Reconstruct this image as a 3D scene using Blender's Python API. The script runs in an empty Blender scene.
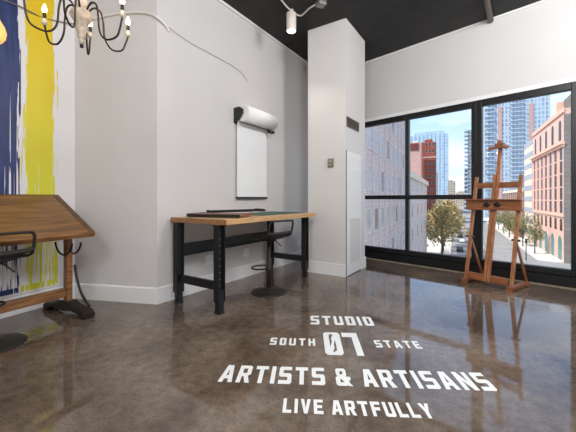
import bpy, bmesh, math, random
from mathutils import Vector, Matrix
random.seed(7)
SC = bpy.context.scene
COL = SC.collection
PI = math.pi
R = math.radians

# ------------------------------------------------------------------ materials
def lin(c):
    return tuple(((v/255)/12.92 if v/255 <= .04045 else ((v/255+.055)/1.055)**2.4) for v in c) + (1,)

MATS = {}
def mat(name, rgb, rough=.5, metal=0., spec=.5, var=0., vscale=8., bump=0., bscale=40., stretch=(1,1,1)):
    m = bpy.data.materials.new(name); m.use_nodes = True
    nt = m.node_tree; b = nt.nodes['Principled BSDF']
    b.inputs['Roughness'].default_value = rough
    b.inputs['Metallic'].default_value = metal
    b.inputs['Specular IOR Level'].default_value = spec
    c = lin(rgb)
    b.inputs['Base Color'].default_value = c
    if var or bump:
        tc = nt.nodes.new('ShaderNodeTexCoord'); mp = nt.nodes.new('ShaderNodeMapping')
        mp.inputs['Scale'].default_value = stretch
        nt.links.new(tc.outputs['Object'], mp.inputs['Vector'])
    if var:
        n = nt.nodes.new('ShaderNodeTexNoise'); n.inputs['Scale'].default_value = vscale; n.inputs['Detail'].default_value = 5
        nt.links.new(mp.outputs['Vector'], n.inputs['Vector'])
        r = nt.nodes.new('ShaderNodeValToRGB')
        r.color_ramp.elements[0].position = .3; r.color_ramp.elements[1].position = .7
        r.color_ramp.elements[0].color = tuple(max(0, v*(1-var)) for v in c[:3]) + (1,)
        r.color_ramp.elements[1].color = tuple(min(1, v*(1+var)) for v in c[:3]) + (1,)
        nt.links.new(n.outputs['Fac'], r.inputs['Fac']); nt.links.new(r.outputs['Color'], b.inputs['Base Color'])
    if bump:
        n2 = nt.nodes.new('ShaderNodeTexNoise'); n2.inputs['Scale'].default_value = bscale
        nt.links.new(mp.outputs['Vector'], n2.inputs['Vector'])
        bp = nt.nodes.new('ShaderNodeBump'); bp.inputs['Strength'].default_value = bump; bp.inputs['Distance'].default_value = .01
        nt.links.new(n2.outputs['Fac'], bp.inputs['Height']); nt.links.new(bp.outputs['Normal'], b.inputs['Normal'])
    MATS[name] = m
    return m

def emit(name, rgb, s):
    m = bpy.data.materials.new(name); m.use_nodes = True
    b = m.node_tree.nodes['Principled BSDF']
    b.inputs['Base Color'].default_value = lin(rgb)
    b.inputs['Emission Color'].default_value = lin(rgb); b.inputs['Emission Strength'].default_value = s
    return m

def brickmat(name, c1, c2, mortar, bw, bh, msize, rough=.8, axis='x', metal=0, offset=0.5, spec=.3):
    """procedural facade pattern in local metres: u along the wall, v = height"""
    m = bpy.data.materials.new(name); m.use_nodes = True
    nt = m.node_tree; N = nt.nodes; L = nt.links; b = N['Principled BSDF']
    tc = N.new('ShaderNodeTexCoord'); s = N.new('ShaderNodeSeparateXYZ'); L.new(tc.outputs['Object'], s.inputs[0])
    a = N.new('ShaderNodeMath'); a.operation = 'ADD'; L.new(s.outputs['X'], a.inputs[0]); L.new(s.outputs['Y'], a.inputs[1])
    cb = N.new('ShaderNodeCombineXYZ'); L.new(a.outputs[0], cb.inputs[0]); L.new(s.outputs['Z'], cb.inputs[1])
    t = N.new('ShaderNodeTexBrick'); L.new(cb.outputs[0], t.inputs['Vector'])
    t.inputs['Scale'].default_value = 1; t.inputs['Brick Width'].default_value = bw; t.inputs['Row Height'].default_value = bh
    t.inputs['Mortar Size'].default_value = msize; t.inputs['Mortar Smooth'].default_value = .1
    t.offset = offset
    t.inputs['Color1'].default_value = lin(c1); t.inputs['Color2'].default_value = lin(c2); t.inputs['Mortar'].default_value = lin(mortar)
    L.new(t.outputs['Color'], b.inputs['Base Color'])
    b.inputs['Roughness'].default_value = rough; b.inputs['Metallic'].default_value = metal
    b.inputs['Specular IOR Level'].default_value = spec
    return m

def woodmat(name, dark, light, rough=.4, scale=6, stretch=(1, 14, 14)):
    m = bpy.data.materials.new(name); m.use_nodes = True
    nt = m.node_tree; N = nt.nodes; L = nt.links; b = N['Principled BSDF']
    tc = N.new('ShaderNodeTexCoord'); mp = N.new('ShaderNodeMapping'); mp.inputs['Scale'].default_value = stretch
    L.new(tc.outputs['Object'], mp.inputs['Vector'])
    n = N.new('ShaderNodeTexNoise'); n.inputs['Scale'].default_value = scale; n.inputs['Detail'].default_value = 6; n.inputs['Distortion'].default_value = .4
    L.new(mp.outputs['Vector'], n.inputs['Vector'])
    r = N.new('ShaderNodeValToRGB'); r.color_ramp.elements[0].position = .32; r.color_ramp.elements[1].position = .68
    r.color_ramp.elements[0].color = lin(dark); r.color_ramp.elements[1].color = lin(light)
    L.new(n.outputs['Fac'], r.inputs['Fac']); L.new(r.outputs['Color'], b.inputs['Base Color'])
    b.inputs['Roughness'].default_value = rough
    bp = N.new('ShaderNodeBump'); bp.inputs['Strength'].default_value = .08
    L.new(n.outputs['Fac'], bp.inputs['Height']); L.new(bp.outputs['Normal'], b.inputs['Normal'])
    return m

M_WALL = mat('wall_paint', (210, 206, 204), .75, var=.015, vscale=2, bump=.04, bscale=90)
M_COLUMN = mat('column_paint', (214, 210, 207), .7, var=.012, vscale=3)
M_TRIM = mat('white_trim_paint', (232, 230, 228), .45)
M_CEIL = mat('black_ceiling_paint', (34, 34, 33), .7, var=.3, vscale=5, bump=.3, bscale=12)
M_DARKPIPE = mat('dark_pipe_paint', (52, 52, 50), .5)
M_BROWNPIPE = mat('brown_pipe', (92, 84, 74), .5, var=.2, vscale=20)
M_FRAME = mat('black_window_aluminium', (20, 20, 21), .4, spec=.4)
M_FRAME_EDGE = mat('grey_gasket', (120, 122, 124), .4)
M_THRESH = mat('tan_threshold', (150, 134, 112), .6, var=.3, vscale=9)
M_BLACK = mat('black_steel', (26, 27, 28), .38, var=.1, vscale=30)
M_STOOL = mat('bronzed_black_stool', (44, 40, 37), .5, spec=.3)
M_IRON = mat('dark_cast_iron', (44, 37, 33), .5, metal=.4, var=.25, vscale=25)
M_STEEL = mat('brushed_steel', (150, 150, 150), .3, metal=.9)
M_BUTCHER = woodmat('butcher_block_maple', (180, 132, 84), (222, 178, 124), .35, 5, (2, 22, 22))
M_BUTCHER_END = woodmat('butcher_block_end_grain', (112, 78, 52), (176, 130, 88), .45, 9, (12, 3, 12))
M_OAK = woodmat('oiled_oak_board', (100, 68, 38), (146, 104, 60), .38, 3, (1, 9, 9))
M_OAKRIM = woodmat('dark_oak_rim', (70, 47, 29), (110, 76, 46), .42, 5, (8, 1, 8))
M_OAKBEAM = woodmat('oak_beam', (102, 66, 38), (160, 112, 68), .4, 4, (1, 9, 9))
M_EASEL = woodmat('oiled_beech', (128, 78, 48), (178, 118, 76), .38, 4, (9, 9, 1))
M_EASELH = woodmat('oiled_beech_rail', (116, 68, 42), (164, 104, 66), .38, 4, (1, 9, 9))
M_GREEN = mat('green_cutting_mat', (42, 84, 68), .55, var=.06, vscale=20)
M_TRIMMER = woodmat('reddish_trimmer_wood', (112, 64, 42), (156, 98, 68), .4, 4, (1, 9, 9))
M_PAPER = mat('white_kraft_paper', (236, 236, 236), .8)
M_PLATE = mat('white_outlet_plastic', (238, 237, 234), .4)
M_SLOT = mat('dark_slot', (40, 38, 36), .6)
M_STAT = mat('beige_plastic', (168, 160, 140), .5)
M_STATD = mat('olive_plastic_face', (122, 116, 98), .4)
M_VENT = mat('dark_vent_metal', (104, 97, 86), .5, metal=.3)
M_LOUVRE = mat('pale_grey_louvre', (204, 202, 200), .5)
M_CABLEW = mat('white_cable', (226, 222, 216), .5)
M_CABLEB = mat('grey_brown_cord', (120, 112, 102), .6)
M_BRONZE = mat('oil_rubbed_bronze', (46, 34, 28), .4, metal=.6)
M_ANTIQUE = mat('distressed_white_wood', (176, 160, 142), .7, var=.45, vscale=22)
M_CANDLE = mat('black_candle_sleeve', (30, 26, 24), .5)
M_CUP = mat('ivory_socket', (204, 190, 170), .5)
M_BULB = emit('warm_bulb', (255, 222, 170), 9)
M_AMBER = emit('amber_filament_bulb', (236, 172, 100), .55)
M_SPOTL = emit('spot_lens', (255, 236, 205), 7)
M_SPOT = mat('white_spot_housing', (226, 216, 206), .5)
M_JBOX = mat('galvanised_box', (140, 138, 136), .45, metal=.5, var=.2, vscale=30)
M_CONDUIT = mat('pale_conduit', (206, 202, 196), .5)
M_LETTER = mat('white_floor_vinyl', (240, 240, 238), .45)

def floor_material():
    m = bpy.data.materials.new('polished_stained_concrete'); m.use_nodes = True
    nt = m.node_tree; N = nt.nodes; L = nt.links; b = N['Principled BSDF']
    tc = N.new('ShaderNodeTexCoord')
    def noise(s, d, dist=0):
        n = N.new('ShaderNodeTexNoise'); n.inputs['Scale'].default_value = s; n.inputs['Detail'].default_value = d
        n.inputs['Distortion'].default_value = dist; L.new(tc.outputs['Object'], n.inputs['Vector']); return n
    n1 = noise(1.3, 6, .6); n2 = noise(16, 6); n3 = noise(70, 4)
    r1 = N.new('ShaderNodeValToRGB')
    e = r1.color_ramp.elements
    e[0].position = .33; e[0].color = lin((84, 69, 57)); e[1].position = .68; e[1].color = lin((138, 121, 106))
    L.new(n1.outputs['Fac'], r1.inputs['Fac'])
    r2 = N.new('ShaderNodeValToRGB'); e = r2.color_ramp.elements
    e[0].position = .32; e[0].color = (.62, .61, .6, 1); e[1].position = .64; e[1].color = (1.1, 1.1, 1.1, 1)
    L.new(n2.outputs['Fac'], r2.inputs['Fac'])
    mx = N.new('ShaderNodeMix'); mx.data_type = 'RGBA'; mx.blend_type = 'MULTIPLY'; mx.inputs[0].default_value = .8
    L.new(r1.outputs['Color'], mx.inputs[6]); L.new(r2.outputs['Color'], mx.inputs[7])
    r3 = N.new('ShaderNodeValToRGB'); e = r3.color_ramp.elements
    e[0].position = .28; e[0].color = (.5, .5, .5, 1); e[1].position = .5; e[1].color = (1, 1, 1, 1)
    L.new(n3.outputs['Fac'], r3.inputs['Fac'])
    mx2 = N.new('ShaderNodeMix'); mx2.data_type = 'RGBA'; mx2.blend_type = 'MULTIPLY'; mx2.inputs[0].default_value = .9
    L.new(mx.outputs[2], mx2.inputs[6]); L.new(r3.outputs['Color'], mx2.inputs[7])
    L.new(mx2.outputs[2], b.inputs['Base Color'])
    rr = N.new('ShaderNodeMapRange'); rr.inputs[3].default_value = .035; rr.inputs[4].default_value = .09
    L.new(n2.outputs['Fac'], rr.inputs[0]); L.new(rr.outputs[0], b.inputs['Roughness'])
    b.inputs['IOR'].default_value = 1.62
    bp = N.new('ShaderNodeBump'); bp.inputs['Strength'].default_value = .015; bp.inputs['Distance'].default_value = .02
    nb = noise(5, 3); L.new(nb.outputs['Fac'], bp.inputs['Height']); L.new(bp.outputs['Normal'], b.inputs['Normal'])
    return m
M_FLOOR = floor_material()

def glass_material(name='clear_window_glass'):
    m = bpy.data.materials.new(name); m.use_nodes = True
    nt = m.node_tree; N = nt.nodes; L = nt.links; N.remove(N['Principled BSDF'])
    out = N['Material Output']
    t = N.new('ShaderNodeBsdfTransparent'); t.inputs['Color'].default_value = (.95, .96, .96, 1)
    g = N.new('ShaderNodeBsdfGlossy'); g.inputs['Roughness'].default_value = .02
    f = N.new('ShaderNodeFresnel'); f.inputs['IOR'].default_value = 1.25
    mx = N.new('ShaderNodeMixShader'); L.new(f.outputs[0], mx.inputs[0]); L.new(t.outputs[0], mx.inputs[1]); L.new(g.outputs[0], mx.inputs[2])
    L.new(mx.outputs[0], out.inputs['Surface'])
    return m
M_GLASS = glass_material()

def mural_material(Lw):
    """paint on a white wall: vertical bands whose lower ends break up into runs of different length"""
    m = bpy.data.materials.new('drip_paint_mural'); m.use_nodes = True
    nt = m.node_tree; N = nt.nodes; L = nt.links; b = N['Principled BSDF']; b.inputs['Roughness'].default_value = .45
    tc = N.new('ShaderNodeTexCoord'); s = N.new('ShaderNodeSeparateXYZ'); L.new(tc.outputs['Object'], s.inputs[0])
    def M(op, a, bb=None):
        n = N.new('ShaderNodeMath'); n.operation = op
        for i, v in enumerate((a, bb)):
            if v is None: continue
            if isinstance(v, (int, float)): n.inputs[i].default_value = v
            else: L.new(v, n.inputs[i])
        return n.outputs[0]
    def NZ(vec, scale, detail=2):
        n = N.new('ShaderNodeTexNoise'); n.inputs['Scale'].default_value = scale; n.inputs['Detail'].default_value = detail
        L.new(vec, n.inputs['Vector']); return n.outputs['Fac']
    def XY(a, bb, off=0.):
        c = N.new('ShaderNodeCombineXYZ'); L.new(a, c.inputs[0]); c.inputs[2].default_value = off
        if bb is not None: L.new(bb, c.inputs[1])
        return c.outputs[0]
    u = M('SUBTRACT', Lw, s.outputs['X']); z = s.outputs['Z']
    zc = M('SNAP', M('ADD', z, M('MULTIPLY', NZ(XY(u, None, 9.), 30), .6)), .42)
    jag = M('MULTIPLY', M('SUBTRACT', NZ(XY(M('MULTIPLY', u, .01), zc, 2.), 5), .5), .13)
    fine = M('MULTIPLY', M('SUBTRACT', NZ(XY(u, M('MULTIPLY', z, .05), 4.), 60), .5), .05)
    uu = M('ADD', u, M('ADD', jag, fine))
    def band(u0, u1, off, lo, hi, freq):
        runs = NZ(XY(u, None, off), freq, 3)
        zl = N.new('ShaderNodeMapRange'); zl.clamp = False
        zl.inputs[1].default_value = .35; zl.inputs[2].default_value = .65; zl.inputs[3].default_value = lo; zl.inputs[4].default_value = hi
        L.new(runs, zl.inputs[0])
        core = M('MULTIPLY', M('GREATER_THAN', uu, u0), M('LESS_THAN', uu, u1))
        low = M('GREATER_THAN', z, M('MAXIMUM', zl.outputs[0], .21))
        return M('MULTIPLY', core, low)
    def streak(u0, u1, off, thr, zmin, zmax):
        return M('MULTIPLY', M('MULTIPLY', M('MULTIPLY', M('GREATER_THAN', u, u0), M('LESS_THAN', u, u1)),
                 M('GREATER_THAN', NZ(XY(u, M('MULTIPLY', z, .04), off), 55, 2), thr)), M('MULTIPLY', M('GREATER_THAN', z, zmin), M('LESS_THAN', z, zmax)))
    yel = M('MAXIMUM', band(.215, .455, 1., -.4, 1.65, 52), M('MAXIMUM', streak(.17, .5, 3.3, .56, .21, 2.5), streak(.2, .5, 7.7, .42, .2, .26)))
    blu = M('MAXIMUM', band(.52, 1.05, 5., -.1, 2.0, 52), M('MAXIMUM', streak(.5, 1.1, 6.1, .58, .21, 2.9), streak(.52, 1.1, 8.7, .42, .2, .25)))
    yel2 = band(1.35, 1.8, 11., -.6, 1.8, 24)
    blu2 = band(2.1, 2.7, 13., -.6, 1.8, 24)
    yr = N.new('ShaderNodeValToRGB'); e = yr.color_ramp.elements
    e[0].position = .3; e[0].color = lin((212, 208, 44)); e[1].position = .9; e[1].color = lin((226, 186, 20))  # lemon below, gold above: a lighting shift put into the yellow by height
    L.new(M('ADD', M('DIVIDE', z, 3.65), M('MULTIPLY', M('SUBTRACT', NZ(tc.outputs['Object'], 6, 3), .5), .35)), yr.inputs['Fac'])
    br = N.new('ShaderNodeValToRGB'); e = br.color_ramp.elements
    e[0].position = .3; e[0].color = lin((26, 36, 82)); e[1].position = .7; e[1].color = lin((42, 60, 112))
    L.new(NZ(XY(u, M('MULTIPLY', z, .06), 3.), 50, 3), br.inputs['Fac'])
    def mix(fac, a, bb):
        n = N.new('ShaderNodeMix'); n.data_type = 'RGBA'; L.new(fac, n.inputs[0])
        if isinstance(a, tuple): n.inputs[6].default_value = a
        else: L.new(a, n.inputs[6])
        L.new(bb, n.inputs[7]); return n.outputs[2]
    c = mix(M('MAXIMUM', yel, yel2), lin((224, 220, 219)), yr.outputs['Color'])
    c = mix(M('MAXIMUM', blu, blu2), c, br.outputs['Color'])
    L.new(c, b.inputs['Base Color'])
    return m

# ------------------------------------------------------------------ mesh helpers
class MB:
    def __init__(s): s.v = []; s.f = []
    def add(s, vs, fs):
        n = len(s.v); s.v += [tuple(v) for v in vs]; s.f += [tuple(i+n for i in f) for f in fs]; return s
    def box(s, x0, x1, y0, y1, z0, z1, mx=None):
        vs = [Vector(p) for p in ((x0,y0,z0),(x1,y0,z0),(x1,y1,z0),(x0,y1,z0),(x0,y0,z1),(x1,y0,z1),(x1,y1,z1),(x0,y1,z1))]
        if mx is not None: vs = [mx @ v for v in vs]
        return s.add(vs, [(0,3,2,1),(4,5,6,7),(0,1,5,4),(1,2,6,5),(2,3,7,6),(3,0,4,7)])
    def bar(s, a, b, w, h, up=(0,0,1)):
        """rectangular bar from a to b, w across, h along up"""
        a = Vector(a); b = Vector(b); d = (b-a).normalized(); u = Vector(up)
        x = d.cross(u).normalized(); u = x.cross(d).normalized()
        vs = []
        for p in (a, b):
            for i, j in ((-1,-1),(1,-1),(1,1),(-1,1)): vs.append(p + x*(i*w/2) + u*(j*h/2))
        return s.add(vs, [(0,1,2,3),(7,6,5,4),(0,4,5,1),(1,5,6,2),(2,6,7,3),(3,7,4,0)])
    def tube(s, pts, r, n=8, closed=False, caps=True):
        pts = [Vector(p) for p in pts]; rs = r if isinstance(r, (list, tuple)) else [r]*len(pts)
        k = len(pts); rings = []; prev = None
        for i, p in enumerate(pts):
            if closed: d = pts[(i+1) % k] - pts[i-1]
            else: d = pts[min(i+1, k-1)] - pts[max(i-1, 0)]
            d.normalize()
            if prev is None:
                x = d.cross(Vector((0,0,1)))
                if x.length < 1e-3: x = d.cross(Vector((0,1,0)))
            else:
                x = prev - d*prev.dot(d)
            x.normalize(); y = d.cross(x); prev = x
            rings.append([p + (x*math.cos(2*PI*j/n) + y*math.sin(2*PI*j/n))*rs[i] for j in range(n)])
        vs = [v for rg in rings for v in rg]; fs = []
        for i in range(k if closed else k-1):
            a = i*n; b = ((i+1) % k)*n
            for j in range(n): fs.append((a+j, a+(j+1) % n, b+(j+1) % n, b+j))
        if caps and not closed:
            fs.append(tuple(range(n-1, -1, -1))); fs.append(tuple((k-1)*n+j for j in range(n)))
        return s.add(vs, fs)
    def lathe(s, prof, n=24, c=(0,0,0)):
        vs = []; fs = []; k = len(prof)
        for r, z in prof:
            for j in range(n): vs.append((c[0]+r*math.cos(2*PI*j/n), c[1]+r*math.sin(2*PI*j/n), c[2]+z))
        for i in range(k-1):
            for j in range(n): fs.append((i*n+j, i*n+(j+1) % n, (i+1)*n+(j+1) % n, (i+1)*n+j))
        if prof[0][0] > 1e-6: fs.append(tuple(range(n-1, -1, -1)))
        if prof[-1][0] > 1e-6: fs.append(tuple((k-1)*n+j for j in range(n)))
        return s.add(vs, fs)
    def prism(s, poly, axis, a, b):
        """polygon extruded along an axis ('x','y','z'); poly in the two other axes in order"""
        def P(p, t):
            return {'x': (t, p[0], p[1]), 'y': (p[0], t, p[1]), 'z': (p[0], p[1], t)}[axis]
        n = len(poly); vs = [P(p, a) for p in poly] + [P(p, b) for p in poly]
        fs = [tuple(range(n)), tuple(range(2*n-1, n-1, -1))] + [(i, n+i, n+(i+1) % n, (i+1) % n) for i in range(n)]
        return s.add(vs, fs)
    def build(s, name, m, parent=None, loc=(0,0,0), rz=0., bevel=0., smooth=False, mesh=None):
        me = bpy.data.meshes.new(name)
        me.from_pydata(s.v, [], s.f); me.update()
        bm = bmesh.new(); bm.from_mesh(me); bmesh.ops.remove_doubles(bm, verts=bm.verts, dist=1e-6) if smooth else None
        bmesh.ops.recalc_face_normals(bm, faces=bm.faces); bm.to_mesh(me); bm.free()
        for mm in (m if isinstance(m, (list, tuple)) else [m]): me.materials.append(mm)
        if smooth:
            for p in me.polygons: p.use_smooth = len(p.vertices) == 4
        o = bpy.data.objects.new(name, me); COL.objects.link(o)
        o.location = loc; o.rotation_euler = (0, 0, rz)
        if parent: o.parent = parent
        if bevel:
            bv = o.modifiers.new('bevel', 'BEVEL'); bv.width = bevel; bv.segments = 2; bv.limit_method = 'ANGLE'; bv.angle_limit = R(40)
        return o

def tag(o, label=None, cat=None, group=None, kind=None):
    if label: o['label'] = label
    if cat: o['category'] = cat
    if group: o['group'] = group
    if kind: o['kind'] = kind
    return o
def empty(name, loc=(0,0,0), rz=0.):
    o = bpy.data.objects.new(name, None); COL.objects.link(o); o.location = loc; o.rotation_euler = (0,0,rz); o.empty_display_size = .1
    return o
def copy_tree(o, parent=None):
    c = o.copy(); COL.objects.link(c)
    if parent: c.parent = parent
    for ch in list(o.children): copy_tree(ch, c)
    return c
def arc(cx, cy, r, a0, a1, n):
    return [(cx+r*math.cos(R(a0+(a1-a0)*i/n)), cy+r*math.sin(R(a0+(a1-a0)*i/n))) for i in range(n+1)]
def smooth_path(pts, n=6):
    """Catmull-Rom through pts"""
    P = [Vector(p) for p in pts]; out = []
    for i in range(len(P)-1):
        p0 = P[max(i-1,0)]; p1 = P[i]; p2 = P[i+1]; p3 = P[min(i+2, len(P)-1)]
        for k in range(n):
            t = k/n
            out.append(.5*((2*p1)+(p2-p0)*t+(2*p0-5*p1+4*p2-p3)*t*t+(3*p1-p0-3*p2+p3)*t**3))
    out.append(P[-1]); return out

# ------------------------------------------------------------------ plan of the room (metres, camera above the origin)
H = 3.65
M0 = (-2.362, 3.493)             # corner of the mural wall and the angled wall
P0 = (-1.371, 3.300)             # outer corner of the angled wall and the bench wall
E0 = (.781, 6.538)               # corner of the bench wall and the window wall
W0 = (6.447, .890)
V0 = (2.21, -3.36)
N0 = (-4.768, -1.452)
def ang(a, b): return math.atan2(b[1]-a[1], b[0]-a[0])
def dist(a, b): return math.hypot(b[0]-a[0], b[1]-a[1])
A_MUR = ang(N0, M0); A_PAN = ang(M0, P0); A_DSK = ang(P0, E0); A_WIN = ang(E0, W0)
L_MUR = dist(N0, M0); L_PAN = dist(M0, P0); L_DSK = dist(P0, E0)

poly = [N0, V0, W0, E0, P0, M0]
tag(MB().prism(poly, 'z', -.12, 0).build('floor', M_FLOOR), kind='structure')
tag(MB().prism(poly, 'z', H, H+.15).build('ceiling', M_CEIL), kind='structure')
def wall(name, a, b, ext0=0., ext1=0., m=M_WALL):
    return tag(MB().box(-ext0, dist(a, b)+ext1, 0, .2, 0, H).build(name, m, loc=(a[0], a[1], 0), rz=ang(a, b)), kind='structure')
wall('wall_left', N0, M0, 0, .2)
wall('wall_center', M0, P0)
wall('wall_back', P0, E0, 0, .3)
wall('wall_right', W0, V0, .25, .1)
wall('wall_rear', V0, N0, .2, .2)
BBH = .17
def baseboard(name, a, b, x0=0., x1=None):
    L_ = dist(a, b) if x1 is None else x1
    o = MB().prism([(0,0),(-.016,0),(-.016,BBH-.012),(-.008,BBH),(0,BBH)], 'x', x0, L_).build(name, M_TRIM, loc=(a[0], a[1], 0), rz=ang(a, b))
    return tag(o, kind='structure')
baseboard('baseboard_left', N0, M0)
baseboard('baseboard_center', M0, P0, 0, L_PAN+.008)
baseboard('baseboard_back', P0, E0, -.008)
# thin white bead where the bench wall and the window wall meet the ceiling
tag(MB().box(0, L_DSK, -.03, 0, H-.035, H).build('trim_1', M_TRIM, loc=(P0[0], P0[1], 0), rz=A_DSK), kind='structure')
tag(MB().box(0, 8, -.02, 0, H-.025, H).build('trim_2', M_TRIM, loc=(E0[0], E0[1], 0), rz=A_WIN), kind='structure')

# ---- window wall
ZB, ZT = .15, 2.53
wx = [.690, 1.724, 2.765, 3.868, 4.90, 5.93, 6.96]
mb = MB()
mb.box(-.3, 8, 0, .25, ZT, H).box(-.3, wx[0], 0, .25, 0, ZT).box(wx[-1], 8, 0, .25, 0, ZT)
tag(mb.build('wall_window', M_WALL, loc=(E0[0], E0[1], 0), rz=A_WIN), kind='structure')
tag(MB().box(wx[0], wx[-1], -.012, .0, ZT, ZT+.055).build('trim_3', M_TRIM, loc=(E0[0], E0[1], 0), rz=A_WIN), kind='structure')
tag(MB().box(wx[0], wx[-1], .0, .25, 0, ZB-.012).box(wx[0], wx[-1], .03, .2, ZB-.012, ZB).build('trim_4', M_FRAME, loc=(E0[0], E0[1], 0), rz=A_WIN), kind='structure')
tag(MB().box(wx[0], wx[-1], -.035, -.002, 0, .012).build('trim_5', M_THRESH, loc=(E0[0], E0[1], 0), rz=A_WIN), kind='structure')
stile = [(.06, .026), (.026, .065), (.07, .07), (.07, .026), (.026, .065), (.06, .06)]
for i in range(6):
    x0, x1 = wx[i], wx[i+1]; a, b = stile[i]
    w = empty('window_%d' % (i+1), (E0[0], E0[1], 0), A_WIN); tag(w, kind='structure')
    f = MB()
    f.box(x0, x0+a, .0, .09, ZB, ZT).box(x1-b, x1, .0, .09, ZB, ZT)
    f.box(x0+a, x1-b, .0, .09, ZT-.085, ZT).box(x0+a, x1-b, .0, .09, ZB, ZB+.075)
    f.build('window_frame', M_FRAME, w, bevel=.004)
    g = MB(); e = .008
    g.box(x0+a, x1-b, .035, .055, ZB+.075, ZB+.075+e).box(x1-b-e, x1-b, .035, .055, ZB+.075, ZT-.085).box(x0+a, x0+a+e, .035, .055, ZB+.075, ZT-.085)
    g.build('gasket', M_FRAME_EDGE, w)
    if i in (0, 1, 3, 4):
        MB().box(x0+a, x1-b, .008, .08, 1.095, 1.165).build('transom', M_FRAME, w, bevel=.004)
        MB().box(x0+a, x1-b, .044, .05, ZB+.075, 1.095).build('glass_pane', M_GLASS, w)
        MB().box(x0+a, x1-b, .044, .05, 1.165, ZT-.085).build('glass_pane', M_GLASS, w)
    else:
        MB().box(x0+a, x1-b, .044, .05, ZB+.075, ZT-.085).build('glass_pane', M_GLASS, w)

# ---- mural
t = MB().box(1.9, L_MUR-.002, -.0015, -.0003, BBH+.01, H-.005).build('mural', mural_material(L_MUR), loc=(N0[0], N0[1], 0), rz=A_MUR)
tag(t, 'navy blue and yellow dripping paint mural on the left white wall', 'mural')

# ---- column (free-standing, square to the bench wall)
CB = (.8155, 4.437); CA = math.atan2(.838, .545)       # near corner; local x runs away from the camera, local y to the left
CW, CD = .612, .786
tag(MB().box(0, CD, 0, CW, 0, H).build('column', M_COLUMN, loc=(CB[0], CB[1], 0), rz=CA), kind='structure')
b = MB()
b.box(-.016, 0, 0, CW+.016, 0, BBH).box(-.016, CD+.016, CW, CW+.016, 0, BBH).box(CD, CD+.016, -.016, CW, 0, BBH).box(.60, CD+.016, -.016, 0, 0, BBH)
tag(b.build('baseboard_column', M_TRIM, loc=(CB[0], CB[1], 0), rz=CA), kind='structure')
# access panel on the right face
ap = empty('access_panel', (CB[0], CB[1], 0), CA)
tag(ap, 'tall white flush access panel on the right face of the column', 'panel')
MB().box(.012, .585, -.012, -.001, .012, 1.78).build('door_leaf', M_TRIM, ap, bevel=.002)
MB().box(.001, .012, -.008, -.001, .012, 1.79).build('shadow_gap', M_SLOT, ap)
fr = MB(); fx0, fx1, fz0, fz1 = .20, .45, 1.50, 1.70
for q in ((fx0, fx1, fz0, fz0+.012), (fx0, fx1, fz1-.012, fz1), (fx0, fx0+.012, fz0, fz1), (fx1-.012, fx1, fz0, fz1)):
    fr.box(q[0], q[1], -.016, -.012, q[2], q[3])
fr.build('hatch_frame', M_TRIM, ap)
lv = MB()
for k in range(26): lv.box(.115, .53, -.017, -.012, .18+k*.0245, .18+k*.0245+.014)
lv.build('louvre', M_LOUVRE, ap)
# grille high on the right face
vg = empty('air_vent', (CB[0], CB[1], 0), CA)
tag(vg, 'dark rectangular air grille high on the right face of the column', 'vent')
MB().box(.02, .48, -.006, -.001, 2.13, 2.268).build('backing', M_SLOT, vg)
f = MB(); f.box(.02,.48,-.016,-.006,2.13,2.145).box(.02,.48,-.016,-.006,2.253,2.268).box(.02,.035,-.016,-.006,2.145,2.253).box(.465,.48,-.016,-.006,2.145,2.253)
f.build('frame', M_VENT, vg)
f = MB()
for k in range(6): f.box(.035, .465, -.013, -.007, 2.152+k*.017, 2.158+k*.017)
for k in range(1, 8): f.box(.035+k*.054, .04+k*.054, -.014, -.007, 2.145, 2.253)
f.build('slats', M_VENT, vg)
# thermostat on the front face
ts = empty('thermostat', (CB[0], CB[1], 0), CA)
tag(ts, 'small beige wall thermostat on the front face of the column', 'thermostat')
MB().box(-.012, -.001, .18, .275, 1.56, 1.69).build('back_plate', M_STAT, ts, bevel=.003)
MB().box(-.03, -.012, .188, .272, 1.565, 1.675).build('housing', M_STATD, ts, bevel=.005)
MB().box(-.033, -.03, .205, .255, 1.63, 1.66).build('display', M_STAT, ts)
MB().box(-.036, -.03, .212, .248, 1.585, 1.605).build('button', M_STAT, ts)

# ---- outlets on the bench wall (x along the wall)
outs = [(.705, .347, 'white double outlet plate on the bench wall, below the near end of the black stringer'),
        (1.401, .341, 'white double outlet plate on the bench wall, left of the bar stool pole'),
        (2.817, .32, 'white outlet plate on the bench wall between the far bench leg and the column')]
for k, (x, z, lb) in enumerate(outs):
    o = empty('wall_outlet', (P0[0]+x*math.cos(A_DSK), P0[1]+x*math.sin(A_DSK), z), A_DSK)
    tag(o, lb, 'outlet', 'outlet plates low on the bench wall')
    hw = .06 if k < 2 else .04
    MB().box(-hw, hw, -.007, -.0005, -.06, .06).build('cover_plate', M_PLATE, o, bevel=.002)
    for sx in ((-.027, .027) if k < 2 else (0,)):
        MB().box(sx-.016, sx+.016, -.0095, -.007, -.035, .035).build('socket', M_PLATE, o)

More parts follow.
